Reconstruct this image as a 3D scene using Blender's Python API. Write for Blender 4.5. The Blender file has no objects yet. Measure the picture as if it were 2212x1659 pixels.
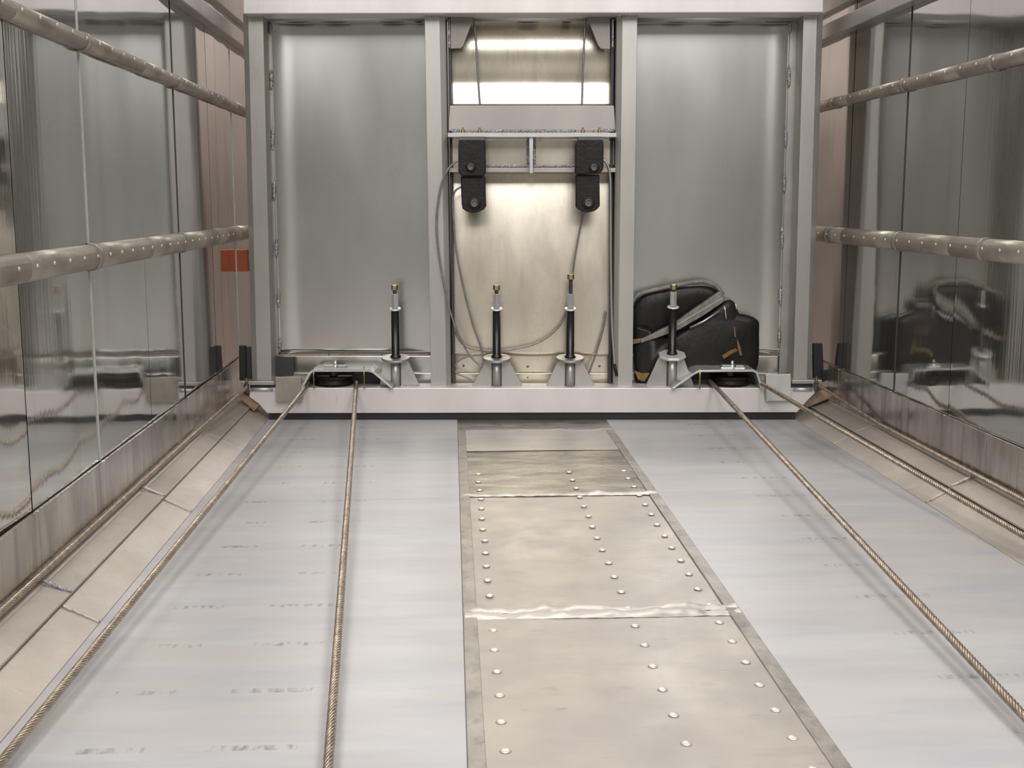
import bpy, bmesh, math, random
from mathutils import Vector, Matrix, noise
random.seed(7)
C = bpy.context.scene.collection
# ------------------------------------------------------------------ camera
F = 2600.0; W, Hh = 2212.0, 1659.0
TH = math.atan(399.5 / F)            # pitch down
D = 4.84                             # distance to the face of the push-out bulkhead
HC = D * math.tan(TH + math.atan((908 - 829.5) / F))   # camera height above floor
cam = bpy.data.cameras.new('camera'); co = bpy.data.objects.new('camera', cam); C.objects.link(co)
co.location = (0, 0, HC); co.rotation_euler = (math.pi / 2 - TH, 0, 0)
cam.sensor_fit = 'HORIZONTAL'; cam.sensor_width = 36; cam.lens = F / W * 36; cam.clip_start = 0.05
bpy.context.scene.camera = co
vs = bpy.context.scene.view_settings
bpy.context.scene.display_settings.display_device = 'sRGB'
vs.view_transform = 'Standard'; vs.look = 'None'; vs.gamma = 1; vs.exposure = 0.0
try: vs.use_curve_mapping = False
except Exception: pass
# ------------------------------------------------------------------ world and lamps
w = bpy.data.worlds.new('hall_light'); bpy.context.scene.world = w; w.use_nodes = True
bg = w.node_tree.nodes['Background']; bg.inputs[0].default_value = (0.80, 0.78, 0.76, 1); bg.inputs[1].default_value = 0.34
PSI = math.atan((1106 - 974) / F * math.cos(TH))       # trailer axis turned left of the camera axis
cP, sP = math.cos(PSI), math.sin(PSI)
def TW(a, t, z=0.0):                 # trailer frame -> world
    return Vector((a * cP - t * sP, a * sP + t * cP, z))
def area(name, loc, size, energy, col, rot=(0, 0, 0)):
    l = bpy.data.lights.new(name, 'AREA'); l.shape = 'RECTANGLE'; l.size, l.size_y = size
    l.energy = energy; l.color = col
    o = bpy.data.objects.new(name, l); C.objects.link(o); o.location = loc; o.rotation_euler = rot
    return o
# fluorescent rows under the hall roof, over the open trailer and behind its open rear end; the last one is added fill
area('unseen_lamp', TW(-1.3, -1.3, 5.0), (1.4, 5.0), 175, (1.0, 0.95, 0.88), (0, 0, PSI))
area('unseen_lamp', TW(1.9, -1.3, 5.0), (1.4, 5.0), 175, (1.0, 0.95, 0.88), (0, 0, PSI))
area('unseen_lamp', TW(0.3, -7.5, 6.2), (6.0, 3.0), 430, (0.98, 0.96, 0.99), (math.radians(65), 0, PSI))
area('unseen_lamp', TW(0.3, 6.0, 4.8), (3.0, 0.6), 110, (1.0, 0.93, 0.85), (0, 0, PSI))  # added fill light, brightens the slits beside the bulkhead
# ------------------------------------------------------------------ helpers
def ray(px, py):
    u = (px - 1106) / F; v = (py - 829.5) / F
    return u, math.cos(TH) - v * math.sin(TH), -math.sin(TH) - v * math.cos(TH)
def P(px, py, Y):                    # place of an observed point at depth Y
    u, f, z = ray(px, py); s = Y / f
    return Vector((u * s, Y, HC + z * s))
def toT(p):                          # world -> trailer frame
    return Vector((p.x * cP + p.y * sP, -p.x * sP + p.y * cP, p.z))
def zD(py, Y=D): return P(1106, py, Y).z
SC = D / F * 1.0                     # metres per pixel near the bulkhead (about)
class MB:
    def __init__(s): s.v = []; s.f = []; s.sm = []
    def add(s, vs_, fs, smooth=False):
        n = len(s.v); s.v += [tuple(x) for x in vs_]
        for f in fs: s.f.append([i + n for i in f]); s.sm.append(smooth)
    def box(s, a, b):
        (x0, y0, z0), (x1, y1, z1) = a, b
        s.add([(x0,y0,z0),(x1,y0,z0),(x1,y1,z0),(x0,y1,z0),(x0,y0,z1),(x1,y0,z1),(x1,y1,z1),(x0,y1,z1)],
              [(0,3,2,1),(4,5,6,7),(0,1,5,4),(1,2,6,5),(2,3,7,6),(3,0,4,7)])
    def prism(s, pts, off):          # polygon pts (3D), pushed by off
        n = len(pts); off = Vector(off); q = [Vector(p) + off for p in pts]
        s.add(list(pts) + q, [tuple(range(n)), tuple(range(2*n-1, n-1, -1))] + [(i, i+n, (i+1) % n + n, (i+1) % n) for i in range(n)])
    def px(s, pts, y0, y1):          # polygon given by observed points at depth y0, with thickness to y1
        s.prism([P(x, y, y0) for x, y in pts], (0, y1 - y0, 0))
    def tube(s, pts, r, n=10, cap=True, smooth=True):
        pts = [Vector(p) for p in pts]; base = len(s.v); rings = []
        up = Vector((0, 0, 1)); prev = None
        for i, p in enumerate(pts):
            t = (pts[min(i+1, len(pts)-1)] - pts[max(i-1, 0)]).normalized()
            if prev is None:
                a = up if abs(t.z) < 0.9 else Vector((1, 0, 0))
                nx = t.cross(a).normalized()
            else: nx = (prev - t * prev.dot(t)).normalized()
            prev = nx; ny = t.cross(nx)
            rr = r[i] if isinstance(r, (list, tuple)) else r
            rings.append([p + (nx * math.cos(2*math.pi*k/n) + ny * math.sin(2*math.pi*k/n)) * rr for k in range(n)])
        fs = []
        for i in range(len(pts) - 1):
            for k in range(n):
                fs.append((i*n+k, i*n+(k+1) % n, (i+1)*n+(k+1) % n, (i+1)*n+k))
        s.add([v for rg in rings for v in rg], fs, smooth)
        if cap:
            s.add(rings[0], [tuple(range(n))[::-1]]); s.add(rings[-1], [tuple(range(n))])
    def lathe(s, c, prof, n=20, axis='z', smooth=True, ph=0.0, tilt=None):   # prof [(r, h)]
        M = Matrix.Identity(3)
        if axis == 'y': M = Matrix(((1,0,0),(0,0,-1),(0,1,0)))   # height runs to -y ... towards the viewer
        if axis == 'x': M = Matrix(((0,0,1),(1,0,0),(0,1,0)))
        if tilt: M = Matrix.Rotation(tilt, 3, 'X') @ M
        vs_ = []; fs = []
        for r, h in prof:
            for k in range(n):
                a = 2*math.pi*k/n + ph
                vs_.append(Vector(c) + M @ Vector((r*math.cos(a), r*math.sin(a), h)))
        for i in range(len(prof)-1):
            for k in range(n):
                fs.append((i*n+k, i*n+(k+1) % n, (i+1)*n+(k+1) % n, (i+1)*n+k))
        m = len(prof)-1
        s.add(vs_, fs, smooth)
        s.add(vs_[:n], [tuple(range(n))[::-1]]); s.add(vs_[m*n:], [tuple(range(n))])
    def grid(s, fn, nu, nv, smooth=True):
        vs_ = [fn(i/nu, j/nv) for j in range(nv+1) for i in range(nu+1)]
        s.add(vs_, [(j*(nu+1)+i, j*(nu+1)+i+1, (j+1)*(nu+1)+i+1, (j+1)*(nu+1)+i) for j in range(nv) for i in range(nu)], smooth)
    def build(s, name, mat, parent=None, bevel=0.0, solid=0.0, rotz=None, seg=2):
        me = bpy.data.meshes.new(name); me.from_pydata(s.v, [], s.f); me.update()
        for p, q in zip(me.polygons, s.sm): p.use_smooth = q
        bm = bmesh.new(); bm.from_mesh(me); bmesh.ops.remove_doubles(bm, verts=bm.verts, dist=1e-6)
        bmesh.ops.recalc_face_normals(bm, faces=bm.faces); bm.to_mesh(me); bm.free()
        me.materials.append(mat)
        o = bpy.data.objects.new(name, me); C.objects.link(o)
        if parent:
            o.parent = parent; o.matrix_parent_inverse = parent.matrix_basis.inverted() if rotz is None else Matrix.Identity(4)
        if solid:
            m = o.modifiers.new('thickness', 'SOLIDIFY'); m.thickness = solid; m.offset = 0
        if bevel:
            m = o.modifiers.new('bevel', 'BEVEL'); m.width = bevel; m.segments = seg; m.limit_method = 'ANGLE'; m.angle_limit = 0.6
            m.harden_normals = False
        return o
def empty(name, loc, label=None, cat=None, group=None, kind=None, rotz=0):
    o = bpy.data.objects.new(name, None); C.objects.link(o); o.location = loc; o.rotation_euler = (0, 0, rotz)
    o.empty_display_size = 0.1
    tag(o, label, cat, group, kind); return o
def tag(o, label=None, cat=None, group=None, kind=None):
    if label: o['label'] = label
    if cat: o['category'] = cat
    if group: o['group'] = group
    if kind: o['kind'] = kind
    return o
def smooth_path(pts, k=6):           # Catmull-Rom
    pts = [Vector(p) for p in pts]; out = []
    for i in range(len(pts)-1):
        p0 = pts[max(i-1, 0)]; p1 = pts[i]; p2 = pts[i+1]; p3 = pts[min(i+2, len(pts)-1)]
        for j in range(k):
            t = j / k
            out.append(0.5*((2*p1)+(p2-p0)*t+(2*p0-5*p1+4*p2-p3)*t*t+(3*p1-p0-3*p2+p3)*t**3))
    out.append(pts[-1]); return out
# ------------------------------------------------------------------ materials
def mat(name, col, metal=0.0, rough=0.5, var=0.0, vscale=(3,3,3), col2=None, bump=0.0, bscale=(40,40,40), rvar=0.0,
        spec=0.5, aniso=0.0, streak=None, stain=None):
    m = bpy.data.materials.new(name); m.use_nodes = True; nt = m.node_tree; N = nt.nodes; L = nt.links
    b = N['Principled BSDF']
    b.inputs['Metallic'].default_value = metal; b.inputs['Roughness'].default_value = rough
    b.inputs['Specular IOR Level'].default_value = spec
    b.inputs['Base Color'].default_value = (*col, 1)
    tc = N.new('ShaderNodeTexCoord')
    def nz(scale, detail=4, rg=0.55, off=0.0):
        mp = N.new('ShaderNodeMapping'); mp.inputs['Scale'].default_value = scale; mp.inputs['Location'].default_value = (off, off*.7, off*.3)
        L.new(tc.outputs['Object'], mp.inputs[0])
        n = N.new('ShaderNodeTexNoise'); n.inputs['Scale'].default_value = 1; n.inputs['Detail'].default_value = detail
        n.inputs['Roughness'].default_value = rg; L.new(mp.outputs[0], n.inputs['Vector']); return n
    if var or col2:
        n = nz(vscale); cr = N.new('ShaderNodeValToRGB')
        c2 = col2 or tuple(max(0, c*(1-var)) for c in col)
        c1 = col if col2 else tuple(min(1, c*(1+var*.6)) for c in col)
        cr.color_ramp.elements[0].position = 0.35; cr.color_ramp.elements[1].position = 0.68
        cr.color_ramp.elements[0].color = (*c2, 1); cr.color_ramp.elements[1].color = (*c1, 1)
        L.new(n.outputs['Fac'], cr.inputs[0]); out = cr.outputs[0]
        for st in (streak, stain):
            if st:
                sc_, lo, hi, c3 = st
                n2 = nz(sc_, 6, 0.6, 3.1); r2 = N.new('ShaderNodeValToRGB')
                r2.color_ramp.elements[0].position = lo; r2.color_ramp.elements[1].position = hi
                mx = N.new('ShaderNodeMix'); mx.data_type = 'RGBA'
                L.new(n2.outputs['Fac'], r2.inputs[0]); L.new(r2.outputs[0], mx.inputs[0])
                L.new(out, mx.inputs[6]); mx.inputs[7].default_value = (*c3, 1); out = mx.outputs[2]
        L.new(out, b.inputs['Base Color'])
    if rvar:
        n = nz(tuple(x*1.7 for x in vscale), 5); mr = N.new('ShaderNodeMapRange')
        mr.inputs['From Min'].default_value = .3; mr.inputs['From Max'].default_value = .7
        mr.inputs['To Min'].default_value = max(0.02, rough-rvar); mr.inputs['To Max'].default_value = rough+rvar
        L.new(n.outputs['Fac'], mr.inputs[0]); L.new(mr.outputs[0], b.inputs['Roughness'])
    if bump:
        n = nz(bscale, 3); bp = N.new('ShaderNodeBump'); bp.inputs['Strength'].default_value = bump; bp.inputs['Distance'].default_value = 0.01
        L.new(n.outputs['Fac'], bp.inputs['Height']); L.new(bp.outputs[0], b.inputs['Normal'])
    return m
M = {}
M['wall'] = mat('polished_wall_sheet', (0.59, 0.588, 0.565), 0.94, 0.06, 0.08, (1.2, 2.5, .8), bump=0.012, bscale=(60, 60, 2), rvar=0.02,
                streak=((3, 9, .9), .60, .85, (.46, .43, .40)))
M['kick'] = mat('worn_kick_plate', (0.50, 0.46, 0.41), 0.8, 0.22, 0.25, (3, 9, 2), bump=0.12, bscale=(12, 40, 5), rvar=0.12,
                streak=((3, 22, 2.0), .50, .72, (.24, .22, .20)))
M['rail'] = mat('dull_rail_metal', (0.42, 0.385, 0.33), 0.55, 0.42, 0.2, (6, 6, 6), bump=0.15, bscale=(60, 30, 60), rvar=0.1,
                stain=((5, 5, 9), .55, .75, (.27, .23, .18)))
M['panel'] = mat('rolled_panel_sheet', (0.60, 0.60, 0.565), 0.95, 0.24, 0.05, (2, 2, .7), bump=0.003, bscale=(60, 60, 2), rvar=0.03,
                streak=((14, 14, 9), .72, .85, (.47, .44, .38)))
M['gold'] = mat('centre_panel_sheet', (0.75, 0.69, 0.565), 0.90, 0.27, 0.14, (6, 6, 2.5), bump=0.02, bscale=(120, 120, 6), rvar=0.03,
                streak=((34, 34, 3), .56, .84, (.64, .54, .40)))  # warm, lighter tone carries the lamp reflection on the centre bay
M['post'] = mat('post_metal', (0.50, 0.49, 0.455), 0.65, 0.42, 0.10, (4, 4, 1.2), bump=0.05, bscale=(200, 200, 8), rvar=0.05)
M['crossp'] = mat('brushed_cross_plate', (0.43, 0.41, 0.375), 0.6, 0.42, 0.10, (5, 5, 1.2), bump=0.03, bscale=(200, 200, 8))
M['beam'] = mat('bright_beam_metal', (0.77, 0.74, 0.725), 0.25, 0.42, 0.06, (6, 6, 2), bump=0.04, bscale=(120, 120, 10), rvar=0.05,
                streak=((30, 30, 4), .68, .80, (.60, .57, .53)))
M['grey'] = mat('plain_plate_metal', (0.46, 0.45, 0.42), 0.7, 0.40, 0.12, (8, 8, 8), bump=0.05, bscale=(80, 80, 80))
M['lightedge'] = mat('bright_bar_metal', (0.66, 0.68, 0.67), 0.6, 0.34, 0.08, (20, 20, 20))
M['weld'] = mat('weld_metal', (0.55, 0.55, 0.58), 0.9, 0.28, 0.4, (90, 90, 90), bump=0.8, bscale=(160, 160, 160))
M['dark'] = mat('dark_housing_shade', (0.07, 0.068, 0.07), 0.4, 0.5)
M['dull'] = mat('dull_plate_metal', (0.27, 0.25, 0.23), 0.5, 0.45, 0.12, (8, 8, 8))
M['black'] = mat('black_painted_steel', (0.015, 0.014, 0.014), 0.0, 0.5, 0.3, (30, 30, 30), bump=0.2, bscale=(70, 70, 70), spec=0.3)
M['sleeve'] = mat('black_rubber_sleeve', (0.010, 0.010, 0.011), 0.0, 0.30)
M['zinc'] = mat('zinc_plate', (0.80, 0.82, 0.84), 0.75, 0.26)
M['washer'] = mat('washer_zinc', (0.86, 0.88, 0.86), 0.4, 0.3)
M['brass'] = mat('yellow_passivated_steel', (0.46, 0.37, 0.19), 0.9, 0.3)
M['thread'] = mat('oiled_thread', (0.16, 0.15, 0.14), 0.8, 0.4)
M['rope'] = mat('used_wire_rope', (0.56, 0.47, 0.36), 0.8, 0.33, 0.35, (40, 40, 40), col2=(0.33, 0.28, 0.235))
M['cable'] = mat('thin_grey_cable', (0.30, 0.30, 0.29), 0.6, 0.42, 0.2, (60, 60, 60))
M['silver'] = mat('thin_silver_cable', (0.52, 0.53, 0.53), 0.8, 0.35)
M['cham'] = mat('worn_corner_plate', (0.55, 0.50, 0.455), 0.45, 0.44, 0.12, (5, 3, 5), bump=0.12, bscale=(30, 30, 30), rvar=0.08,
                streak=((5, 2.2, 5), .52, .75, (.45, .405, .365)), stain=((20, 60, 20), .62, .78, (.40, .355, .32)))
M['strip'] = mat('worn_centre_sheet', (0.54, 0.495, 0.44), 0.3, 0.40, 0.10, (5, 4, 4), col2=(0.425, 0.40, 0.385), bump=0.10, bscale=(14, 22, 14), rvar=0.10,
                streak=((5, 16, 5), .52, .74, (.43, .405, .39)), stain=((14, 30, 9), .62, .80, (.36, .33, .30)))
M['stripdark'] = mat('oily_centre_sheet', (0.36, 0.335, 0.29), 0.6, 0.36, 0.25, (5, 12, 4), bump=0.35, bscale=(12, 20, 14), rvar=0.12,
                streak=((6, 12, 5), .48, .66, (.20, .185, .16)))
M['striplight'] = mat('clean_centre_sheet', (0.60, 0.575, 0.55), 0.5, 0.42, 0.1, (4, 9, 4), bump=0.10, bscale=(10, 20, 14),
                streak=((8, 30, 5), .6, .75, (.40, .37, .34)))
M['edge'] = mat('centre_sheet_edge', (0.42, 0.395, 0.36), 0.4, 0.45, 0.2, (10, 8, 10), bump=0.25, bscale=(30, 30, 30), stain=((22, 16, 9), .50, .68, (.27, .25, .24)))
M['rivet'] = mat('rivet_head', (0.80, 0.76, 0.70), 0.45, 0.3)
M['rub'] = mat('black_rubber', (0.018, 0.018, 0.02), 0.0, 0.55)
M['shoe'] = mat('rusty_guide_shoe', (0.52, 0.36, 0.24), 0.2, 0.5, 0.4, (20, 20, 20), col2=(0.20, 0.15, 0.12))
M['pink'] = mat('beige_painted_wall', (0.85, 0.72, 0.67), 0.0, 0.6, 0.15, (2, 2, .8), streak=((9, 9, .8), .5, .7, (.30, .25, .22)))
M['orange'] = mat('orange_paint', (0.90, 0.22, 0.09), 0.0, 0.5)
M['vinyl'] = mat('black_vinyl', (0.016, 0.014, 0.012), 0.0, 0.42, 0.3, (9, 9, 9), bump=0.5, bscale=(14, 14, 9),
                streak=((7, 5, 4), .58, .72, (.045, .03, .014)), spec=0.3)
M['tan'] = mat('tan_trim', (0.25, 0.15, 0.05), 0.0, 0.5, 0.4, (30, 30, 30))
M['strap'] = mat('grey_webbing', (0.24, 0.23, 0.21), 0.1, 0.5, 0.3, (30, 30, 30), bump=0.3, bscale=(100, 100, 100))
# plastic floor liner with rubbed ink marks
def liner_mat():
    m = mat('floor_liner', (0.60, 0.605, 0.625), 0.0, 0.36, 0.05, (1.2, 5, 1), col2=(0.545, 0.53, 0.53), bump=0.05, bscale=(6, 30, 6), rvar=0.06,
            streak=((1.8, 10, 1), .46, .72, (.475, .495, .545)), stain=((60, 90, 90), .72, .80, (.35, .33, .32)), spec=0.3)
    nt = m.node_tree; N = nt.nodes; L = nt.links; b = N['Principled BSDF']
    src = b.inputs['Base Color'].links[0].from_socket
    tc = N.new('ShaderNodeTexCoord'); sx = N.new('ShaderNodeSeparateXYZ'); L.new(tc.outputs['Object'], sx.inputs[0])
    def math_(op, a, bb=None, c=None):
        n = N.new('ShaderNodeMath'); n.operation = op
        for i, v in enumerate((a, bb, c)):
            if v is None: continue
            if isinstance(v, (int, float)): n.inputs[i].default_value = v
            else: L.new(v, n.inputs[i])
        return n.outputs[0]
    X, Y = sx.outputs[0], sx.outputs[1]
    ph = math_('FRACT', math_('DIVIDE', Y, 0.235))
    near = math_('COMPARE', ph, 0.03, 0.055)
    cols = None
    for c0, hw in ((-0.565, .055), (-0.335, .075), (1.00, .085)):
        q = math_('COMPARE', X, c0, hw)
        cols = q if cols is None else math_('ADD', cols, q)
    mp = N.new('ShaderNodeMapping'); mp.inputs['Scale'].default_value = (75, 22, 1); L.new(tc.outputs['Object'], mp.inputs[0])
    n = N.new('ShaderNodeTexNoise'); n.inputs['Scale'].default_value = 1; n.inputs['Detail'].default_value = 4; L.new(mp.outputs[0], n.inputs['Vector'])
    mr = N.new('ShaderNodeMapRange'); mr.inputs['From Min'].default_value = .47; mr.inputs['From Max'].default_value = .66
    L.new(n.outputs['Fac'], mr.inputs[0])
    mask = math_('MULTIPLY', math_('MULTIPLY', near, cols), math_('MULTIPLY', mr.outputs[0], 0.75))
    mx = N.new('ShaderNodeMix'); mx.data_type = 'RGBA'; L.new(mask, mx.inputs[0]); L.new(src, mx.inputs[6]); mx.inputs[7].default_value = (.26, .245, .215, 1)
    L.new(mx.outputs[2], b.inputs['Base Color'])
    return m
M['liner'] = liner_mat()
# ------------------------------------------------------------------ the trailer body (setting), in the trailer's own frame
def aD(px, py=868): return toT(P(px, py, D)).x
AL, AR = aD(490), aD(1806)           # wall planes
EL, ER = aD(578, 908), aD(1721, 908) # floor edge where the corner plates start
ZB = zD(868)                         # foot of the walls
T0, T1 = -0.6, 7.2
ZT = 2.35
def sheet(a, t0, t1, z0, z1, nrm, amp, seed):
    mb = MB()
    def fn(u, v):
        t = t0 + (t1-t0)*u; z = z0 + (z1-z0)*v
        e = math.sin(math.pi*u)
        d = amp*(noise.noise(Vector((t*2.6, z*0.75, seed)))+0.30*noise.noise(Vector((t*6.5, z*1.0, seed+9))))*(0.35+0.65*e)
        return (a + nrm*(0.003+d), t, z)
    mb.grid(fn, max(6, int((t1-t0)/0.03)), 40)
    return mb
seams = [T0, 0.1, .60, 1.10, 1.60, 2.09, 2.60, 3.11, 3.66, 4.13, 4.70, 5.20, 5.75, 6.4, T1]
zk = zD(792); zr2 = (zD(527), zD(492)); zr1 = (zD(228), zD(204)); zt = (zD(70), zD(36))
def half_rail(mb, a, nrm, t0, t1, zlo, zhi, dep):
    pr = []; n = 8; zc = (zlo+zhi)/2; hz = (zhi-zlo)/2
    for k in range(n+1):
        an = -math.pi/2 + math.pi*k/n
        pr.append((a + nrm*dep*math.cos(an)**0.7 if abs(math.cos(an)) > 1e-6 else a, zc + hz*math.sin(an)))
    for i in range(n):
        (x0, z0), (x1, z1) = pr[i], pr[i+1]
        mb.add([(x0, t0, z0), (x1, t0, z1), (x1, t1, z1), (x0, t1, z0)], [(0, 1, 2, 3)], True)
    for t in (t0, t1): mb.add([(x, t, z) for x, z in pr], [tuple(range(n+1))])
for side, A, nrm in (('left', AL, 1), ('right', AR, -1)):
    mb = MB(); mb.box((A - nrm*0.03, T0, 0.0), (A - nrm*0.005, T1, ZT))
    wl = mb.build('wall_' + side, M['wall'], rotz=0); wl.rotation_euler = (0, 0, PSI); tag(wl, kind='structure')
    def part(mb, name, m, **k):
        o = mb.build(name, m, wl, rotz=0, **k); return o
    for i in range(len(seams)-1):
        g = 0.0025
        part(sheet(A, seams[i]+g, seams[i+1]-g, ZB-0.01, ZT, nrm, 0.0050, 13.0*i+(5 if side == 'left' else 71)), 'wall_sheet', M['wall'])
        # seam batten between two sheets
        mb = MB(); t = seams[i+1]
        if i % 2 == 0: mb.box((A, t-0.0025, zk), (A+nrm*0.006, t+0.0025, zt[0])); part(mb, 'seam_bead', M['lightedge'] if i % 4 else M['dark'], bevel=.001)
        mb = MB(); mb.box((A+nrm*0.006, seams[i]+.001, ZB-.005), (A+nrm*0.016, seams[i+1]-.001, zk)); part(mb, 'kick_plate', M['kick'], bevel=.0015)
        mb = MB(); half_rail(mb, A+nrm*.004, nrm, seams[i]+.001, seams[i+1]-.001, zr2[0], zr2[1], 0.030); part(mb, 'side_rail', M['rail'])
        mb = MB(); half_rail(mb, A+nrm*.004, nrm, seams[i]+.001, seams[i+1]-.001, zr1[0], zr1[1], 0.030); part(mb, 'side_rail', M['rail'])
    for t in (2.41, 3.11, 4.13) if side == 'left' else (3.45, 4.125, 4.9):      # overlapping rail joints
        for z in (zr1, zr2):
            mb = MB(); half_rail(mb, A+nrm*.004, nrm, t-.014, t+.014, z[0]-.003, z[1]+.003, 0.034); part(mb, 'rail_joint', M['rail'])
    mb = MB(); mb.box((A+nrm*.002, T0, zt[0]), (A+nrm*.045, T1, zt[1])); mb.box((A+nrm*.002, T0, zt[1]+.05), (A+nrm*.03, T1, zt[1]+.16))
    part(mb, 'top_rail', M['grey'], bevel=.004)
    proto = None; t = 1.4
    for zc in (zr1, zr2):
        t = 1.40
        while t < 5.0:
            if proto is None:
                mb = MB(); mb.lathe((0, 0, 0), [(.0048, 0), (.0044, .0016), (.0028, .0030), (.0008, .0034)], 8, 'x'); proto = part(mb, 'rivet', M['rivet'])
                if nrm < 0: proto.scale = (-1, 1, 1)
                o = proto
            else:
                o = proto.copy(); C.objects.link(o)
            o.location = (A+nrm*.0335, t, (zc[0]+zc[1])/2 + .004); t += 0.112
# floor sheets, centre strip
SL, SR = aD(988, 908)+0.0, aD(1310, 908)
fl_mb = MB(); fl_mb.box((EL-.2, T0, -0.05), (ER+.2, T1, -0.012))
fl = fl_mb.build('floor', M['dark'], rotz=0); fl.rotation_euler = (0, 0, PSI); tag(fl, kind='structure')
def fpart(mb, name, m, **k): return mb.build(name, m, fl, rotz=0, **k)
def tat(py): return toT(P(1106, py, HC*1.0/ max(1e-6, -ray(1106, py)[2])*ray(1106, py)[1])).y   # trailer depth where a floor row is seen
def floor_slab(a0, a1, t0, t1, ztop, th=0.010, seed=0, amp=0.0):
    mb = MB()
    def fn(u, v):
        a = a0+(a1-a0)*u; t = t0+(t1-t0)*v
        return (a, t, ztop + amp*noise.noise(Vector((a*4, t*5, seed))))
    if amp: mb.grid(fn, 26, max(4, int((t1-t0)/.04)))
    if amp:
        mb.box((a0, t0, ztop-th), (a1, t1, ztop-max(amp*1.5, .003)))
    else: mb.box((a0, t0, ztop-th), (a1, t1, ztop))
    return mb
for t0, t1 in ((T0, tat(1075)), (tat(1075)+.002, tat(985)), (tat(985)+.002, T1)):
    fpart(floor_slab(EL, SL-.0002, t0, t1, 0.0 if t0 > 3 else -.0006), 'liner_sheet', M['liner'], bevel=.0008)
for t0, t1 in ((T0, tat(1065)), (tat(1065)+.002, tat(982)), (tat(982)+.002, T1)):
    fpart(floor_slab(SR+.0002, ER, t0, t1, 0.0 if t0 > 3 else -.0006), 'liner_sheet', M['liner'], bevel=.0008)
cuts = [(T0, tat(1331), 'strip', 0.001), (tat(1331), tat(1069), 'strip', -.001), (tat(1069), tat(975), 'stripdark', .0005), (tat(975), tat(930), 'striplight', .002), (tat(930), T1, 'stripdark', .0)]
for i, (t0, t1, mm, dz) in enumerate(cuts):
    fpart(floor_slab(SL+.0002, SR-.0002, t0+.001, t1-.001, dz, seed=i*3.3, amp=.0016 if mm != 'stripdark' else .003), 'centre_sheet', M[mm])
for a0, a1 in ((SL+.0002, SL+.030), (SR-.030, SR-.0002)):
    for t0, t1 in ((T0, tat(1331)), (tat(1331), tat(1069)), (tat(1069), tat(930))):
        mb = MB(); mb.box((a0, t0+.001, .0), (a1, t1-.001, .0045)); fpart(mb, 'edge_strip', M['edge'], bevel=.0012)
def ridge(y, hgt, wid, seed, m, both=1):
    mb = MB(); t = tat(y)
    def fn(u, v):
        a = SL+.004+(SR-SL-.008)*u; q = (v-.5)*2
        n_ = noise.noise(Vector((a*9, seed, 0)))*.5+noise.noise(Vector((a*28, seed, 2)))*.35
        ww = wid*(1+n_*.9)
        return (a, t + q*ww + n_*wid*.7, .0015 + hgt*(1-q*q)*max(0.05, 1+2.6*n_) + .0012*noise.noise(Vector((a*60, q*4, seed))))
    mb.grid(fn, 120, 8); fpart(mb, 'seam_ridge', m)
ridge(1331, .0060, .024, 1.7, M['striplight']); ridge(1320, .0055, .020, 8.1, M['striplight']); ridge(1070, .0045, .018, 4.4, M['striplight']); ridge(931, .003, .02, 6.1, M['striplight'])
rp = None
for col, (fa, k0) in enumerate(((SL+.062, 0), ((SL+SR)/2+.06, 0), (SR-.062, 0))):
    for k in range(22):
        t = 1.63 + k*0.1115
        if t > 3.95: continue
        if rp is None:
            mb = MB(); mb.lathe((0, 0, 0), [(.0100, 0), (.0085, .0018), (.0055, .0032), (.0015, .0037)], 12); rp = fpart(mb, 'rivet', M['rivet']); o = rp
        else: o = rp.copy(); C.objects.link(o)
        o.location = (fa + random.uniform(-.002, .002), t + col*.012, .0016)
# corner plates: lower plate from the floor, upper plate lapped over it, to the wall foot
for side, E, A, nrm in (('left', EL, AL, 1), ('right', ER, AR, -1)):
    mid = E + (A-E)*0.46; zm = ZB*0.46
    root = MB(); root.prism([(E, T0, -.012), (A, T0, ZB-.012), (A, T0, -.04), (E, T0, -.04)], (0, T1-T0, 0))
    tr = root.build('trim_1' if side == 'left' else 'trim_2', M['dark'], rotz=0); tr.rotation_euler = (0, 0, PSI); tag(tr, kind='structure')
    cutsL = [T0, .9, tat(1331) if side == 'left' else 2.4, 3.42, 4.3, 5.2, T1]; cutsU = [T0, 1.4, 2.56, 3.42, 4.28, 5.2, T1]
    for k in range(len(cutsL)-1):
        mb = MB(); t0, t1 = cutsL[k]+.001, cutsL[k+1]-.001
        mb.prism([(E, t0, .001), (mid + (A-E)*.03, t0, zm+.004), (mid + (A-E)*.03, t0, zm-.006), (E, t0, -.011)], (0, t1-t0, 0))
        mb.build('corner_plate', M['cham'], tr, rotz=0, bevel=.0008)
    for k in range(len(cutsU)-1):
        mb = MB(); t0, t1 = cutsU[k]+.001, cutsU[k+1]-.001
        bend = (mid+(A-E)*.35, zm+ZB*.27+.010)
        mb.prism([(mid, t0, zm+.014), (bend[0], t0, bend[1]+.002), (A, t0, ZB+.012), (A, t0, ZB+.004), (bend[0], t0, bend[1]-.006), (mid, t0, zm+.008)], (0, t1-t0, 0))
        mb.build('corner_plate', M['cham'], tr, rotz=0, bevel=.0008)
    for t, lo, hi, z0_, z1_ in ((cutsL[2], E, mid, .0015, zm+.004), (3.42, E, mid, .0015, zm+.004), (2.56, mid, A, zm+.014, ZB+.012), (3.42, mid, A, zm+.014, ZB+.012), (1.75, mid, A, zm+.014, ZB+.012)):
        pts = []; nn = 26
        for k in range(nn+1):
            q = k/nn
            pts.append((lo+(hi-lo)*q, t+.004*noise.noise(Vector((q*7, t, 0))), z0_+(z1_-z0_)*q+.001))
        mb = MB(); mb.tube(pts, [.0035+.0016*(k % 2) for k in range(nn+1)], 8); mb.build('weld_bead', M['weld'] if hi == A and t < 3 else M['cham'], tr, rotz=0)
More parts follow.
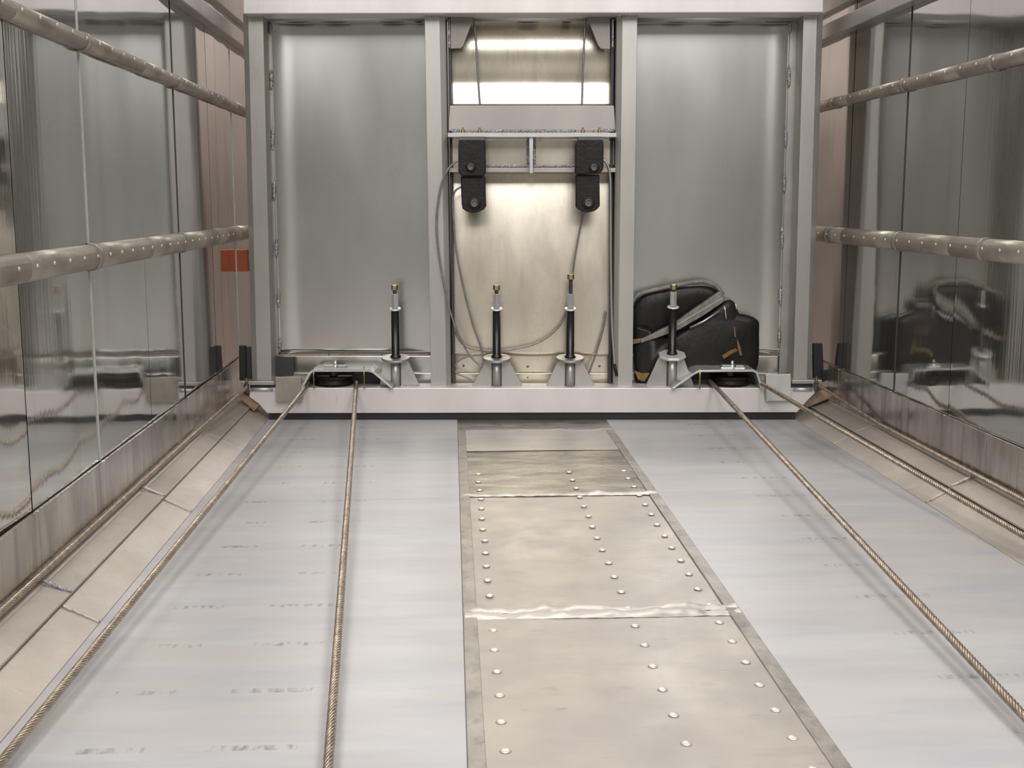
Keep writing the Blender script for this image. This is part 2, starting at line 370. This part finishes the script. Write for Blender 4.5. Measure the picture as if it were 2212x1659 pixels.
# front wall of the body, seen only through the slits beside the bulkhead
mb = MB(); mb.box((AL, T1-.9, 0), (AR, T1-.86, ZT)); fw = mb.build('wall_front', M['pink'], rotz=0); fw.rotation_euler = (0, 0, PSI); tag(fw, kind='structure')
for k in range(9):
    a0 = AL + (AR-AL)*k/9; mb = MB(); mb.box((a0+.003, T1-.915, 0.0), (a0+(AR-AL)/9-.003, T1-.901, ZT-.02)); mb.build('wall_panel', M['pink'], fw, rotz=0, bevel=.002)
# ------------------------------------------------------------------ the push-out bulkhead
BK = empty('bulkhead', (0, D+.08, zD(893)), 'silver metal push-out bulkhead closing the far end between the side walls', 'bulkhead')
def bp(mb, name, m, bevel=.0015, **k): return mb.build(name, m, BK, bevel=bevel, **k)
YF, YP, YB = D, D+.055, D+.20
mb = MB(); mb.px([(525, -110), (1782, -110), (1779, 10), (1779, 27), (525, 30)], YF-.01, YB+.03); bp(mb, 'top_beam', M['beam'], .004)
# bottom beam with cut corners
mb = MB(); mb.px([(540, 838), (538, 858), (558, 872), (577, 893), (1722, 891), (1742, 868), (1762, 848), (1760, 838)], YF, YF+.13)
bp(mb, 'bottom_beam', M['beam'], .003)
def creased_post(xo_t, xc_t, xi_t, xo_b, xc_b, xi_b, yt, yb, name='post'):
    # outer edge / crease / inner edge at top and bottom, face at YP, outer flank falls back a little
    mb = MB()
    A_ = [P(xo_t, yt, YP+.012), P(xc_t, yt, YP), P(xi_t, yt, YP)]; B_ = [P(xo_b, yb, YP+.012), P(xc_b, yb, YP), P(xi_b, yb, YP)]
    d = Vector((0, .15, 0))
    A2 = [A_[0]+d, A_[2]+d]; B2 = [B_[0]+d, B_[2]+d]
    v = A_ + A2 + B_ + B2   # 0,1,2 | 3,4 | 5,6,7 | 8,9
    mb.add(v, [(0,1,6,5), (1,2,7,6), (0,5,8,3), (2,4,9,7), (3,8,9,4), (0,3,4,2,1), (5,6,7,9,8)])
    return bp(mb, name, M['post'], .0012)
creased_post(525, 536, 568, 545, 556, 587, 30, 834)
creased_post(1778, 1765, 1736, 1752, 1742, 1713, 27, 836)
creased_post(962, 949, 917, 974, 964, 931, 34, 834)
creased_post(1332, 1345, 1377, 1325, 1335, 1366, 34, 834)
# sheets of the two side bays: rolled edge at the welded seam, faint buckles
def bay(x0t, x0b, x1t, x1b, yt, yb, roll, m, name, seed, amp=.004, yd=YB, roll_w=.15):
    mb = MB()
    def fn(u, v):
        xt = x0t+(x1t-x0t)*u; xb = x0b+(x1b-x0b)*u
        p = P(xt+(xb-xt)*v, yt+(yb-yt)*v, yd)
        d = amp*noise.noise(Vector((p.x*2.2, p.z*1.3, seed)))
        r = 0
        if 'l' in roll: r = max(r, 1-u/roll_w)
        if 'r' in roll: r = max(r, 1-(1-u)/roll_w)
        d -= .028*max(0, r)**2.2
        if 't' in roll: d -= .052*(1-(1-v)**2)
        if 'v' in roll: d -= .015*math.sin(math.pi*min(v, .74)/.74)**2 + (.0085*((v-.74)/.26) if v > .74 else 0)  # centre sheets shaped so reflections fall in bright and dark bands
        p.y += d; return p
    mb.grid(fn, 60, 60); return bp(mb, name, m, 0, solid=.003)
bay(583, 604, 925, 938, 40, 764, 'l', M['panel'], 'bay_sheet', 2.0, amp=.007)
bay(1706, 1683, 1370, 1360, 42, 764, 'l', M['panel'], 'bay_sheet', 5.0, amp=.007)
for a, b, c, d in ((566, 584, 585, 604), (1739, 1707, 1715, 1682)):     # flat flange outside each seam
    mb = MB(); mb.px([(a, 38), (b, 38), (d, 834), (c, 834)], YB-.034, YB-.028); bp(mb, 'flange', M['grey'])
for pts in (((584, 60, 14), (586, 172, 22), (589, 300, 24), (592, 412, 22), (597, 535, 22), (601, 645, 20), (604, 745, 16)),
            ((1706, 56, 16), (1704, 165, 24), (1697, 297, 22), (1694, 395, 22), (1689, 513, 24), (1685, 640, 22), (1683, 730, 22))):
    for x, y, h in pts:
        mb = MB(); q = [P(x+(0 if k % 2 else .8), y-h+2*h*k/14, YB-.040) for k in range(15)]
        mb.tube(q, [.002+.0065*math.sin(math.pi*k/14)**.6*(1 if k % 2 else .8) for k in range(15)], 8); bp(mb, 'weld_bead', M['weld'], 0)
for (x0, x1) in ((568, 917), (970, 1329), (1377, 1728)):              # rounded bar under the top beam
    mb = MB(); mb.tube([P(x0, 39, YB-.06), P(x1, 38, YB-.06)], .0145, 12); bp(mb, 'round_bar', M['lightedge'], 0)
for xs in ((640, 30), (722, 28), (846, 26), (905, 8), (1140, 22), (1224, 10), (1461, 24), (1563, 28), (1680, 26)):
    x, h = xs; mb = MB(); q = [P(x-h+2*h*k/12, 46.5, YB-.05) for k in range(13)]
    mb.tube(q, [.002+.004*math.sin(math.pi*k/12)*(1 if k % 2 else .7) for k in range(13)], 6); bp(mb, 'weld_bead', M['dark'], 0)
for x in (940, 1354):                                                 # weld on top of the middle posts
    mb = MB(); mb.tube([P(x-20+40*k/10, 33, YP-.004) for k in range(11)], [.004+.003*(k % 2) for k in range(11)], 8); bp(mb, 'weld_bead', M['weld'], 0)
# lower band under the bay sheets
for i, (x0, x1) in enumerate(((586, 935), (972, 1327), (1362, 1714))):
    mb = MB(); mb.px([(x0, 769), (x1, 769), (x1, 804), (x0, 804)], YB-.012, YB); bp(mb, 'lower_band', M['gold'] if i == 1 else M['panel'], .002)
    mb = MB(); mb.px([(x0, 806), (x1, 806), (x1, 836), (x0, 836)], YB-.018, YB); bp(mb, 'lower_band', M['gold'] if i == 1 else M['panel'], .002)
for x, y in ((1140, 792), (1295, 791), (1140, 815), (1001, 790)):
    mb = MB(); p = P(x, y, YB-.014); mb.lathe(p, [(.005, 0), (.003, .004)], 8, 'y'); bp(mb, 'rivet', M['thread'], 0)
# centre bay
bay(968, 974, 1330, 1326, 40, 228, 'v', M['gold'], 'bay_sheet', 11, amp=.003)
bay(974, 976, 1327, 1322, 366, 764, 't', M['gold'], 'bay_sheet', 14, amp=.012)
for xt, xb, sg in ((967, 978, 1), (1327, 1320, -1)):                  # inner flanges of the middle posts
    mb = MB(); mb.px([(xt, 36), (xt+6*sg, 36), (xb+5*sg, 834), (xb, 834)], YP+.06, YB); bp(mb, 'post_flange', M['dark'], .001)
    mb = MB(); mb.tube([P(xt+3*sg+(xb-xt)*(k/9)*.08, 42+62*k/9, YP+.02) for k in range(10)], .0045, 8); bp(mb, 'weld_bead', M['weld'], 0)
mb = MB(); mb.px([(973, 34), (1024, 34), (1018, 52), (1001, 98), (996, 104), (973, 105)], YP+.03, YP+.042); bp(mb, 'top_gusset', M['dull'], .001)
mb = MB(); mb.px([(1318, 34), (1268, 34), (1274, 52), (1292, 98), (1298, 105), (1318, 106)], YP+.03, YP+.042); bp(mb, 'top_gusset', M['dull'], .001)
mb = MB(); mb.px([(972, 228), (1326, 228), (1330, 282), (969, 282)], YP+.03, YP+.038); bp(mb, 'cross_plate', M['crossp'], .001)
mb = MB(); mb.px([(967, 287), (1332, 287), (1332, 296), (967, 296)], YP-.05, YB); bp(mb, 'shelf_plate', M['lightedge'], .0015)
mb = MB(); q = [P(1016+(k/50)*228, 282+(k % 2)*1.3, YP+.026) for k in range(51)]; mb.tube(q, [.0045+.002*(k % 2) for k in range(51)], 8); bp(mb, 'weld_bead', M['weld'], 0)
for x0, x1 in ((972, 993), (1302, 1328)):
    mb = MB(); mb.tube([P(x0+(x1-x0)*k/8, 282, YP+.026) for k in range(9)], [.005+.002*(k % 2) for k in range(9)], 8); bp(mb, 'weld_bead', M['weld'], 0)
mb = MB(); mb.px([(974, 303), (1327, 303), (1327, 356), (974, 356)], YP+.075, YP+.083); bp(mb, 'box_back', M['gold'], .002)
mb = MB(); mb.px([(970, 363), (1330, 363), (1330, 372), (970, 372)], YP+.0, YB-.02); bp(mb, 'lower_flange', M['grey'], .0015)
mb = MB(); q = [P(1040+(k/40)*220, 359, YP+.01) for k in range(41)]; mb.tube(q, [.004+.002*(k % 2) for k in range(41)], 8); bp(mb, 'weld_bead', M['weld'], 0)
mb = MB(); mb.px([(1143, 290), (1152, 290), (1151, 374), (1144, 374)], YP-.035, YP+.08); bp(mb, 'shelf_web', M['lightedge'], .001)
for s_ in (-1, 1):
    mb = MB(); mb.tube([P(1147.5+6.5*s_, 300+55*k/9, YP+.06) for k in range(10)], [.005+.002*(k % 2) for k in range(10)], 8); bp(mb, 'weld_bead', M['weld'], 0)
for x, c in ((1000, 'brass'), (1036, 'brass'), (1259, 'brass'), (1295, 'brass')):
    mb = MB(); p = P(x, 287, YP-.005); mb.lathe(p, [(.0075, 0), (.0075, .012), (.0045, .0125), (.0045, .021)], 6, smooth=False); bp(mb, 'bolt_head', M[c], .0006)
mb = MB(); mb.px([(580, 890), (1718, 889), (1718, 905), (582, 906)], YF+.012, YF+.03); bp(mb, 'gap_shade_strip', M['rub'], .001)  # dark strip standing in for the shade in the gap under the beam
# shoes, side seals, square cover plates, end brackets
for pts in (((511, 852), (520, 846), (562, 875), (548, 889)), ((1762, 846), (1785, 842), (1800, 858), (1745, 880), (1735, 874))):
    mb = MB(); mb.px(pts, YF+.02, YF+.12); bp(mb, 'guide_shoe', M['shoe'], .003)
mb = MB(); mb.px([(516, 747), (530, 747), (531, 822), (517, 822)], YP+.03, YP+.05); bp(mb, 'rubber_seal', M['rub'], .002)
mb = MB(); mb.px([(1757, 742), (1777, 742), (1780, 822), (1757, 822)], YP+.03, YP+.05); mb.px([(1775, 800), (1787, 802), (1797, 815), (1778, 826)], YP+.02, YP+.06); bp(mb, 'rubber_seal', M['rub'], .002)
mb = MB(); mb.px([(530, 750), (544, 750), (546, 832), (532, 832)], YP+.05, YP+.08); bp(mb, 'seal_holder', M['dark'], .002)
mb = MB(); mb.px([(595, 814), (650, 814), (653, 868), (596, 868)], YF-.03, YF-.024); bp(mb, 'cover_plate', M['rail'], .001)
mb = MB(); mb.px([(596, 816), (600, 816), (600, 866), (596, 866)], YF-.024, YF); bp(mb, 'plate_side', M['grey'], .001)
mb = MB(); mb.px([(646, 816), (650, 816), (652, 866), (648, 866)], YF-.024, YF); bp(mb, 'plate_side', M['grey'], .001)
mb = MB(); mb.px([(1654, 809), (1708, 808), (1709, 866), (1656, 866)], YF-.03, YF-.024); cpl = bp(mb, 'cover_plate', M['lightedge'], .001)
for x, y in ((1660, 815), (1702, 815), (1660, 860)):
    mb = MB(); mb.lathe(P(x, y, YF-.03), [(.004, 0), (.0025, .003)], 8, 'y'); mb.build('rivet', M['rivet'], cpl)
mb = MB(); mb.px([(1654, 812), (1658, 812), (1658, 864), (1654, 864)], YF-.024, YF); bp(mb, 'plate_side', M['grey'], .001)
mb = MB(); mb.px([(586, 768), (633, 772), (634, 812), (587, 812)], YB-.06, YB-.05); bp(mb, 'seam_cover', M['dark'], .002)
for s_, x0, x1, yy in ((1, 520, 592, 0), (-1, 1776, 1711, -3)):
    mb = MB(); mb.px([(x0, 824+yy), (x1, 824+yy), (x1, 832+yy), (x0, 832+yy)], YF-.01, YF+.06); bp(mb, 'end_bracket', M['grey'], .002)
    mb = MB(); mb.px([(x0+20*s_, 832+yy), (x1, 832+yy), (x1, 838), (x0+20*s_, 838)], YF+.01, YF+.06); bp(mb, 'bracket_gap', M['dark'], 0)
    mb = MB(); mb.tube([P(x0+22*s_, 841, YF-.002), P(x1-2*s_, 841, YF-.002)], .0085, 12); bp(mb, 'bracket_tube', M['lightedge'], 0)
    mb = MB(); mb.lathe(P(x0+13*s_, 848+yy, YF-.012), [(.008, 0), (.011, .01), (.011, .035), (.006, .036), (.006, .062)], 8, smooth=False); bp(mb, 'bracket_bolt', M['thread'], 0)
    mb = MB(); mb.lathe(P(x0+13*s_, 826+yy, YF-.012), [(.007, 0), (.007, .012), (.004, .0125), (.004, .020)], 6, smooth=False); bp(mb, 'bracket_nut', M['brass'], 0)
# ------------------------------------------------------------------ black slide arms hanging under the shelf
def arm(xo, label, side):
    g = empty('hanger_arm', P(xo+1020, 460, YF+.02), label, 'hanger arm', 'black hanger arms under the shelf')
    def q(pts): return [(xo+x, y) for x, y in pts]
    if side == 'l':
        up = q([(992, 302), (1046, 302), (1048, 312), (1049, 372), (1044, 380), (997, 380), (990, 372), (990, 316)])
        lo = q([(995, 381), (1048, 381), (1050, 446), (1044, 453), (1034, 458), (1022, 460), (1010, 458), (999, 451), (997, 440)])
        b1, b2 = (1017, 361), (1025, 439)
    else:
        up = q([(1251, 302), (1302, 302), (1304, 312), (1304, 364), (1297, 374), (1251, 376), (1243, 374), (1244, 310)])
        lo = q([(1244, 377), (1295, 377), (1296, 445), (1290, 452), (1281, 457), (1270, 459), (1259, 457), (1249, 452), (1244, 447)])
        b1, b2 = (1283, 362), (1271, 438)
    mb = MB(); mb.px(up, YF-.035, YF+.045); u = mb.build('upper_block', M['black'], g, bevel=.004)
    mb = MB(); mb.px(lo, YF-.012, YF+.035); l = mb.build('lower_block', M['black'], g, bevel=.004)
    for (bx, by), yy, par, r in ((b1, YF-.035, u, .021), (b2, YF-.012, l, .026)):
        mb = MB(); p = P(xo+bx, by, yy)
        mb.lathe(p, [(r, 0), (r*.95, .006), (r*.55, .008), (r*.50, .004)], 20, 'y'); mb.build('boss', M['black'], par, bevel=.001)
        mb = MB(); mb.lathe(p+Vector((0, -.006, 0)), [(r*.62, 0), (r*.60, .010), (r*.42, .011), (r*.40, .003)], 16, 'y'); mb.build('pin', M['thread'], par)
    mb = MB(); mb.px(q([(991 if side == 'l' else 1249, 297), (1047 if side == 'l' else 1303, 297), (1047 if side == 'l' else 1303, 303), (991 if side == 'l' else 1249, 303)]), YF-.03, YF+.06)
    mb.build('mount_plate', M['thread'], g, bevel=.001)
arm(0, 'left black steel hanger arm with a pivot hole, under the left end of the shelf', 'l')
arm(0, 'right black steel hanger arm with a ringed pivot, under the right end of the shelf', 'r')
# ------------------------------------------------------------------ four tension rods on the bottom beam
def rod(x, ybase, ydisc, ysl, ynut, bw, tw, label, disc='grey', xc=0):
    Y = YF+.065; b = P(x, ybase, Y); sc = Y/F
    g = empty('tension_rod', b, label, 'tension rod', 'black sleeved tension rods on the bottom beam')
    z = lambda py: P(x, py, Y).z
    mb = MB(); bl, br = bw; tl, tr = tw
    mb.px([(x+bl, ybase), (x+br, ybase), (x+tr, ydisc+12), (x+tl, ydisc+12)], Y-.002, Y+.006)
    gp = mb.build('gusset_plate', M['grey'] if disc == 'washer' else M['post'], g, bevel=.001)
    mb = MB(); mb.tube([(b.x, Y-.014, b.z+.002), (b.x, Y-.014, z(ydisc+8))], .0165, 14); mb.build('socket_tube', M['post'], g)
    for s_ in (-1, 1):
        mb = MB(); mb.tube([(b.x+s_*.018, Y-.008, b.z+.004+.1*k/8) for k in range(9)], .0030, 6); mb.build('weld_bead', M['thread'], gp)
    mb = MB(); q = [P(x+bl+(br-bl)*k/24, ybase, Y-.006) for k in range(25)]; mb.tube(q, [.003+.002*(k % 2) for k in range(25)], 6); mb.build('weld_bead', M['weld'], gp)
    n = 8 if disc == 'washer' else 26
    mb = MB(); mb.lathe((b.x, Y-.006, z(ydisc+6)), [(.055, -.006), (.058, -.004), (.058, .004), (.055, .006)], n, tilt=math.radians(14 if disc == 'washer' else 8), smooth=disc != 'washer', ph=math.pi/8)
    mb.build('base_disc', M[disc], g, bevel=.001)
    zt_, zb_ = z(ysl), z(ydisc+4)
    mb = MB(); mb.lathe((b.x, Y-.006, zb_), [(.022, 0), (.023, .004), (.0185, .010), (.0165, .014), (.0162, zt_-zb_)], 20); mb.build('rubber_sleeve', M['sleeve'], g)
    mb = MB(); mb.lathe((b.x, Y-.006, zt_), [(.014, 0), (.0245, .001), (.0245, .004), (.014, .005)], 24, tilt=math.radians(15)); mb.build('washer', M['washer'], g)
    mb = MB(); mb.lathe((b.x, Y-.006, zt_+.005), [(.0150, 0), (.0150, .055), (.0125, .059)], 6, smooth=False, ph=math.pi/6); mb.build('coupling_nut', M['zinc'], g, bevel=.0008)
    zn = z(ynut+13); mb = MB(); zz = zt_+.060; prof = []
    while zz < zn: prof += [(.0088, zz), (.0076, zz+.0013)]; zz += .0026
    mb.lathe((b.x, Y-.006, 0), prof, 12, smooth=False); mb.build('thread', M['thread'], g)
    mb = MB(); mb.lathe((b.x, Y-.006, zn-.001), [(.0125, 0), (.0142, .002), (.0142, .019), (.0128, .0215), (.008, .0216), (.0075, .017)], 6, smooth=False); mb.build('hex_nut', M['brass'], g, bevel=.0006)
rod(856, 834, 768, 668, 613, (-36, 51), (-28, 26), 'first black sleeved threaded rod from the left, in the left bay beside a pulley')
rod(1073, 835, 768, 668, 613, (-54, 57), (-24, 27), 'second black sleeved threaded rod from the left, at the left of the middle bay')
rod(1231, 835, 768, 668, 590, (-52, 55), (-26, 27), 'third black sleeved threaded rod, tallest one with its nut set higher')
rod(1450, 835, 761, 664, 612, (-56, 50), (-28, 27), 'rightmost black sleeved threaded rod, with a bright white base disc, before the black bag', disc='washer')
# ------------------------------------------------------------------ cable pulleys at both ends of the bottom beam
def pulley(xc, xl, xr, outl, label, lfirst):
    z = P(xc, 838, YF).z; g = empty('cable_pulley', P(xc, 838, YF+.06), label, 'pulley', 'cable pulleys on the bottom beam')
    # bent cover plate: outline outl (outer edge), given thickness inwards
    t = .008; pts = [P(x, y, YF-.03) for x, y in outl]
    mb = MB(); n = len(pts)
    for i in range(n-1):
        a, b = pts[i], pts[i+1]; d = (b-a).normalized(); nn = Vector((d.z, 0, -d.x)) * t
        if nn.z > 0: nn = -nn
        mb.prism([a, b, b+nn, a+nn], (0, .15, 0))
    mb.build('cover_plate', M['lightedge'], g, bevel=.0015)
    c = P(xc, 819, YF+.085)
    mb = MB(); mb.lathe(c, [(.078, -.016), (.081, -.013), (.068, -.003), (.068, .003), (.081, .013), (.078, .016), (.02, .016)], 32); mb.build('sheave', M['black'], g)
    mb = MB(); mb.lathe(c+Vector((0, 0, -.025)), [(.018, 0), (.018, .08)], 12); mb.build('axle', M['thread'], g)
    mb = MB(); mb.px([(outl[1][0], 808), (outl[2][0], 803), (outl[3][0], 803), (outl[4][0], 807), (outl[5][0], 838), (outl[0][0], 838)], YF+.114, YF+.119); mb.build('housing_shade', M['dark'], g)  # dark sheet added for the shade inside the housing
    # keeper pieces and stud on top of the cover
    ct = P(xc+4, 799, YF+.03)
    mb = MB(); mb.box((ct.x-.048, ct.y-.018, ct.z+.001), (ct.x+.002, ct.y+.018, ct.z+.013)); mb.box((ct.x+.008, ct.y-.018, ct.z+.001), (ct.x+.050, ct.y+.018, ct.z+.012)); k = mb.build('keeper_plate', M['zinc'] if lfirst else M['grey'], g, bevel=.002)
    mb = MB(); mb.box((ct.x-.044, ct.y-.02, ct.z+.014), (ct.x-.006, ct.y+.014, ct.z+.022)); mb.box((ct.x+.012, ct.y-.02, ct.z+.013), (ct.x+.046, ct.y+.014, ct.z+.021)); mb.build('keeper_plate', M['grey'], g, bevel=.002)
    mb = MB(); mb.lathe((ct.x, ct.y-.005, ct.z), [(.010, 0), (.010, .022), (.006, .023), (.006, .034), (.002, .040)], 10); mb.build('stud', M['zinc'], g)
    for x in (xl, xr):
        a = P(x, 792, YF-.028); mb = MB(); mb.tube([a, (a.x, a.y, P(x, 840, YF-.028).z)], .0022, 6); mb.build('split_pin', M['brass'], g)
    return g
pulley(721, 677, 786, [(650, 838), (667, 806), (675, 799), (798, 799), (808, 803), (848, 837)], 'left cable pulley under a bent grey cover plate', False)
pulley(1577, 1512, 1513, [(1452, 838), (1498, 806), (1510, 800), (1628, 799), (1637, 804), (1648, 838)], 'right cable pulley under a bent cover plate, next to the riveted square plate', True)
# ------------------------------------------------------------------ wire ropes
def rope(name, pts, label, r=.0090, strands=6, pitch=.075, m='rope', cat='wire rope', group='thick wire ropes along the floor'):
    pts = [Vector(p) for p in pts]; L_ = [0]
    for i in range(1, len(pts)): L_.append(L_[-1]+(pts[i]-pts[i-1]).length)
    total = L_[-1]; n = max(8, int(total/(pitch/8)))
    def at(s):
        for i in range(1, len(pts)):
            if s <= L_[i]: return pts[i-1].lerp(pts[i], (s-L_[i-1])/max(1e-9, L_[i]-L_[i-1]))
        return pts[-1]
    ctr = [at(total*k/n) for k in range(n+1)]
    mb = MB(); rs = r*.40; ro = r-rs
    for s_ in range(strands):
        q = []; prev = None
        for k, c in enumerate(ctr):
            t = (ctr[min(k+1, n)]-ctr[max(k-1, 0)]).normalized()
            nx = t.cross(Vector((0, 0, 1)) if abs(t.z) < .9 else Vector((1, 0, 0))).normalized(); ny = t.cross(nx)
            an = 2*math.pi*(s_/strands + total*k/n/pitch)
            q.append(c+(nx*math.cos(an)+ny*math.sin(an))*ro)
        mb.tube(q, rs, 6)
    mb.tube(ctr, ro, 6)
    o = mb.build(name, M[m]); tag(o, label, cat, group); return o
def along(p0, p1, t): return p0+(p1-p0)*t
def onz(px, py, z):                  # point of height z seen at a pixel
    u, f, dz = ray(px, py); s = (z-HC)/dz; return Vector((u*s, f*s, z))
zs = P(721, 822, YF+.07).z
def main_rope(p_start, px, py, z, label):
    a = p_start; b = onz(px, py, z); e = a+(b-a)*1.35
    return rope('wire_rope', [a, b, e], label)
main_rope(P(668, 828, YF+.06), 15, 1632, .030, 'leftmost thick wire rope, running from the left pulley to the lower left corner')
main_rope(P(770, 826, YF+.06), 712, 1620, .035, 'second thick wire rope from the left, running straight down over the white floor')
main_rope(P(1533, 822, YF+.06), 2185, 1518, .035, 'thick wire rope from the right pulley, crossing the floor to the right edge')
main_rope(P(1630, 820, YF+.06), 2175, 1136, .070, 'thick wire rope from the right pulley, lying along the right corner plate')
def corner_rope(px0, py0, pxs, pys, a, zz, label):
    s = P(px0, py0, YF-.02)
    b = TW(a, 4.2, zz); e = TW(a, 1.0, zz)
    return rope('wire_rope', [s, b, e], label, r=.0075, m='rope' , group='wire ropes along the wall feet')
corner_rope(534, 836, 0, 1345, AL+.030, ZB+.016, 'wire rope lying along the foot of the left wall')
corner_rope(1768, 832, 2212, 1062, AR-.030, ZB+.018, 'wire rope lying along the foot of the right wall')
# thin cables in the middle bay
def thin(pts, Y, label, m='cable', r=.0040, bulge=None):
    q = smooth_path([P(x, y, Y if bulge is None else Y+bulge*math.sin(math.pi*i/(len(pts)-1))) for i, (x, y) in enumerate(pts)], 8)
    mb = MB(); mb.tube(q, r, 8); o = mb.build('thin_cable', M[m]); tag(o, label, 'cable', 'thin cables in the middle bay'); return o
thin([(1022, 33), (1028, 90), (1032, 160), (1037, 232)], YP+.06, 'thin cable hanging above the shelf, left of the two')
thin([(1265, 33), (1262, 90), (1259, 160), (1257, 232)], YP+.06, 'thin cable hanging above the shelf, right of the two')
thin([(994, 346), (974, 358), (956, 390), (946, 440), (943, 490), (948, 550), (960, 620), (976, 684), (1000, 742), (1020, 774), (1043, 794)], YF+.035, 'thin cable looping out over the left middle post from the left black arm')
thin([(998, 403), (984, 412), (978, 432), (980, 480), (986, 545), (1003, 630), (1021, 700), (1036, 742), (1045, 772)], YF+.09, 'thin cable from the lower block of the left black arm down to the second rod')
thin([(1262, 450), (1252, 500), (1242, 555), (1236, 600), (1229, 650), (1216, 692), (1190, 722), (1155, 743), (1105, 755), (1050, 758), (1010, 750), (988, 728), (978, 690)], YF+.11, 'thin cable hanging in a wide loop from the right black arm')
thin([(1300, 342), (1312, 356), (1318, 385), (1319, 480), (1320, 600), (1322, 700), (1328, 790)], YF+.045, 'thin silver cable running down the right middle post', 'silver', .0048)
thin([(1309, 672), (1303, 710), (1290, 755), (1278, 790), (1270, 812)], YF+.11, 'short thin cable end behind the third rod at the right of the middle bay')
thin([(1050, 765), (1018, 768), (994, 777), (982, 790), (984, 804), (1004, 814), (1026, 824)], YF+.12, 'small curl of thin cable low in the middle bay beside the left middle post')
mb = MB(); mb.tube([P(1327, 786, YF+.045), P(1332, 812, YF+.045)], .0065, 10); tag(mb.build('ferrule', M['black']), 'black ferrule on the end of the silver cable', 'ferrule')
# ------------------------------------------------------------------ black bag behind the rightmost rod
bagY = YF+.125
BG = empty('black_bag', P(1500, 833, bagY+.03), 'shiny black bag with grey handle and tan trim, lying in the right bay', 'bag')
def blob(out, y0, y1, name, m, par, rnd=.012):
    mb = MB(); pts = [P(x, y, y0) for x, y in out]; n = len(pts); c = sum(pts, Vector())/n
    rings = []
    for s_, dy in ((.80, -.012), (.93, -.006), (1.0, .004), (1.0, .03), (.97, y1-y0)):
        rings.append([c+(p-c)*s_+Vector((0, dy, 0)) for p in pts])
    vs_ = [v for r_ in rings for v in r_]; fs = [(i*n+k, i*n+(k+1) % n, (i+1)*n+(k+1) % n, (i+1)*n+k) for i in range(len(rings)-1) for k in range(n)]
    mb.add(vs_, fs + [tuple(range(n))], True)
    return mb.build(name, m, par)
def dens(out, k=4):
    return [tuple(v[:2]) for v in smooth_path([Vector((x, y, 0)) for x, y in out+[out[0]]], k)[:-1]]
blob(dens([(1368, 700), (1368, 740), (1372, 800), (1380, 832), (1450, 836), (1540, 834), (1600, 818), (1628, 806), (1639, 780), (1640, 720), (1638, 692), (1612, 680), (1596, 676), (1588, 655), (1566, 650), (1500, 700), (1430, 730)], 3), bagY, bagY+.06, 'bag_body', M['vinyl'], BG)
blob(dens([(1366, 668), (1368, 740), (1420, 722), (1480, 692), (1540, 652), (1556, 634), (1530, 618), (1480, 618), (1420, 628), (1385, 640)], 3), bagY+.03, bagY+.06, 'bag_lid', M['vinyl'], BG)
mb = MB(); q = smooth_path([P(x, y, bagY+.012) for x, y in ((1366, 652), (1380, 636), (1420, 625), (1470, 615), (1515, 608), (1545, 617), (1562, 636))], 6); mb.tube(q, .0085, 8); mb.build('lid_rim', M['strap'], BG)
mb = MB(); mb.px([(1384, 733), (1450, 702), (1540, 640), (1556, 630), (1567, 642), (1564, 652), (1520, 682), (1468, 712), (1420, 730), (1384, 742)], bagY-.025, bagY+.01); hb = mb.build('handle', M['strap'], BG, bevel=.004)
mb = MB(); mb.px([(1462, 700), (1560, 642), (1562, 645), (1464, 703)], bagY-.029, bagY-.025); mb.build('handle_ridge', M['grey'], hb)
mb = MB(); mb.tube([P(1490, 708, bagY-.03), P(1520, 694, bagY-.03), P(1554, 672, bagY-.03)], .005, 8); mb.build('zip_pull', M['silver'], BG)
for pts in (((1564, 660), (1567, 672), (1569, 690)), ((1589, 655), (1590, 662), (1591, 668))):
    mb = MB(); mb.tube([P(x, y, bagY-.012) for x, y in pts], .003, 8); mb.build('buckle', M['zinc'], BG)
for pts in (((1366, 733), (1400, 729), (1384, 740), (1366, 744)), ((1592, 730), (1598, 745), (1604, 768), (1598, 768), (1593, 750)), ((1370, 800), (1385, 806), (1404, 806), (1392, 824), (1378, 820)), ((1585, 705), (1588, 706), (1590, 728), (1587, 728)), ((1560, 768), (1576, 758), (1590, 752), (1594, 758), (1578, 766), (1563, 776))):
    mb = MB(); mb.px(pts, bagY-.016, bagY-.010); mb.build('tan_trim', M['tan'], BG, bevel=.001)
# orange cross member behind the bulkhead, seen through the side slits
for s_, a in (('left', AL+.02), ('right', AR-.14)):
    mb = MB(); mb.box((0, 0, 0), (.12, .03, .10)); o = mb.build('orange_board', M['orange'], bevel=.003)
    o.location = TW(a, 5.6, P(1106, 585, 5.6).z); o.rotation_euler = (0, 0, PSI); tag(o, 'orange board behind the bulkhead, showing in the %s slit' % s_, 'board')
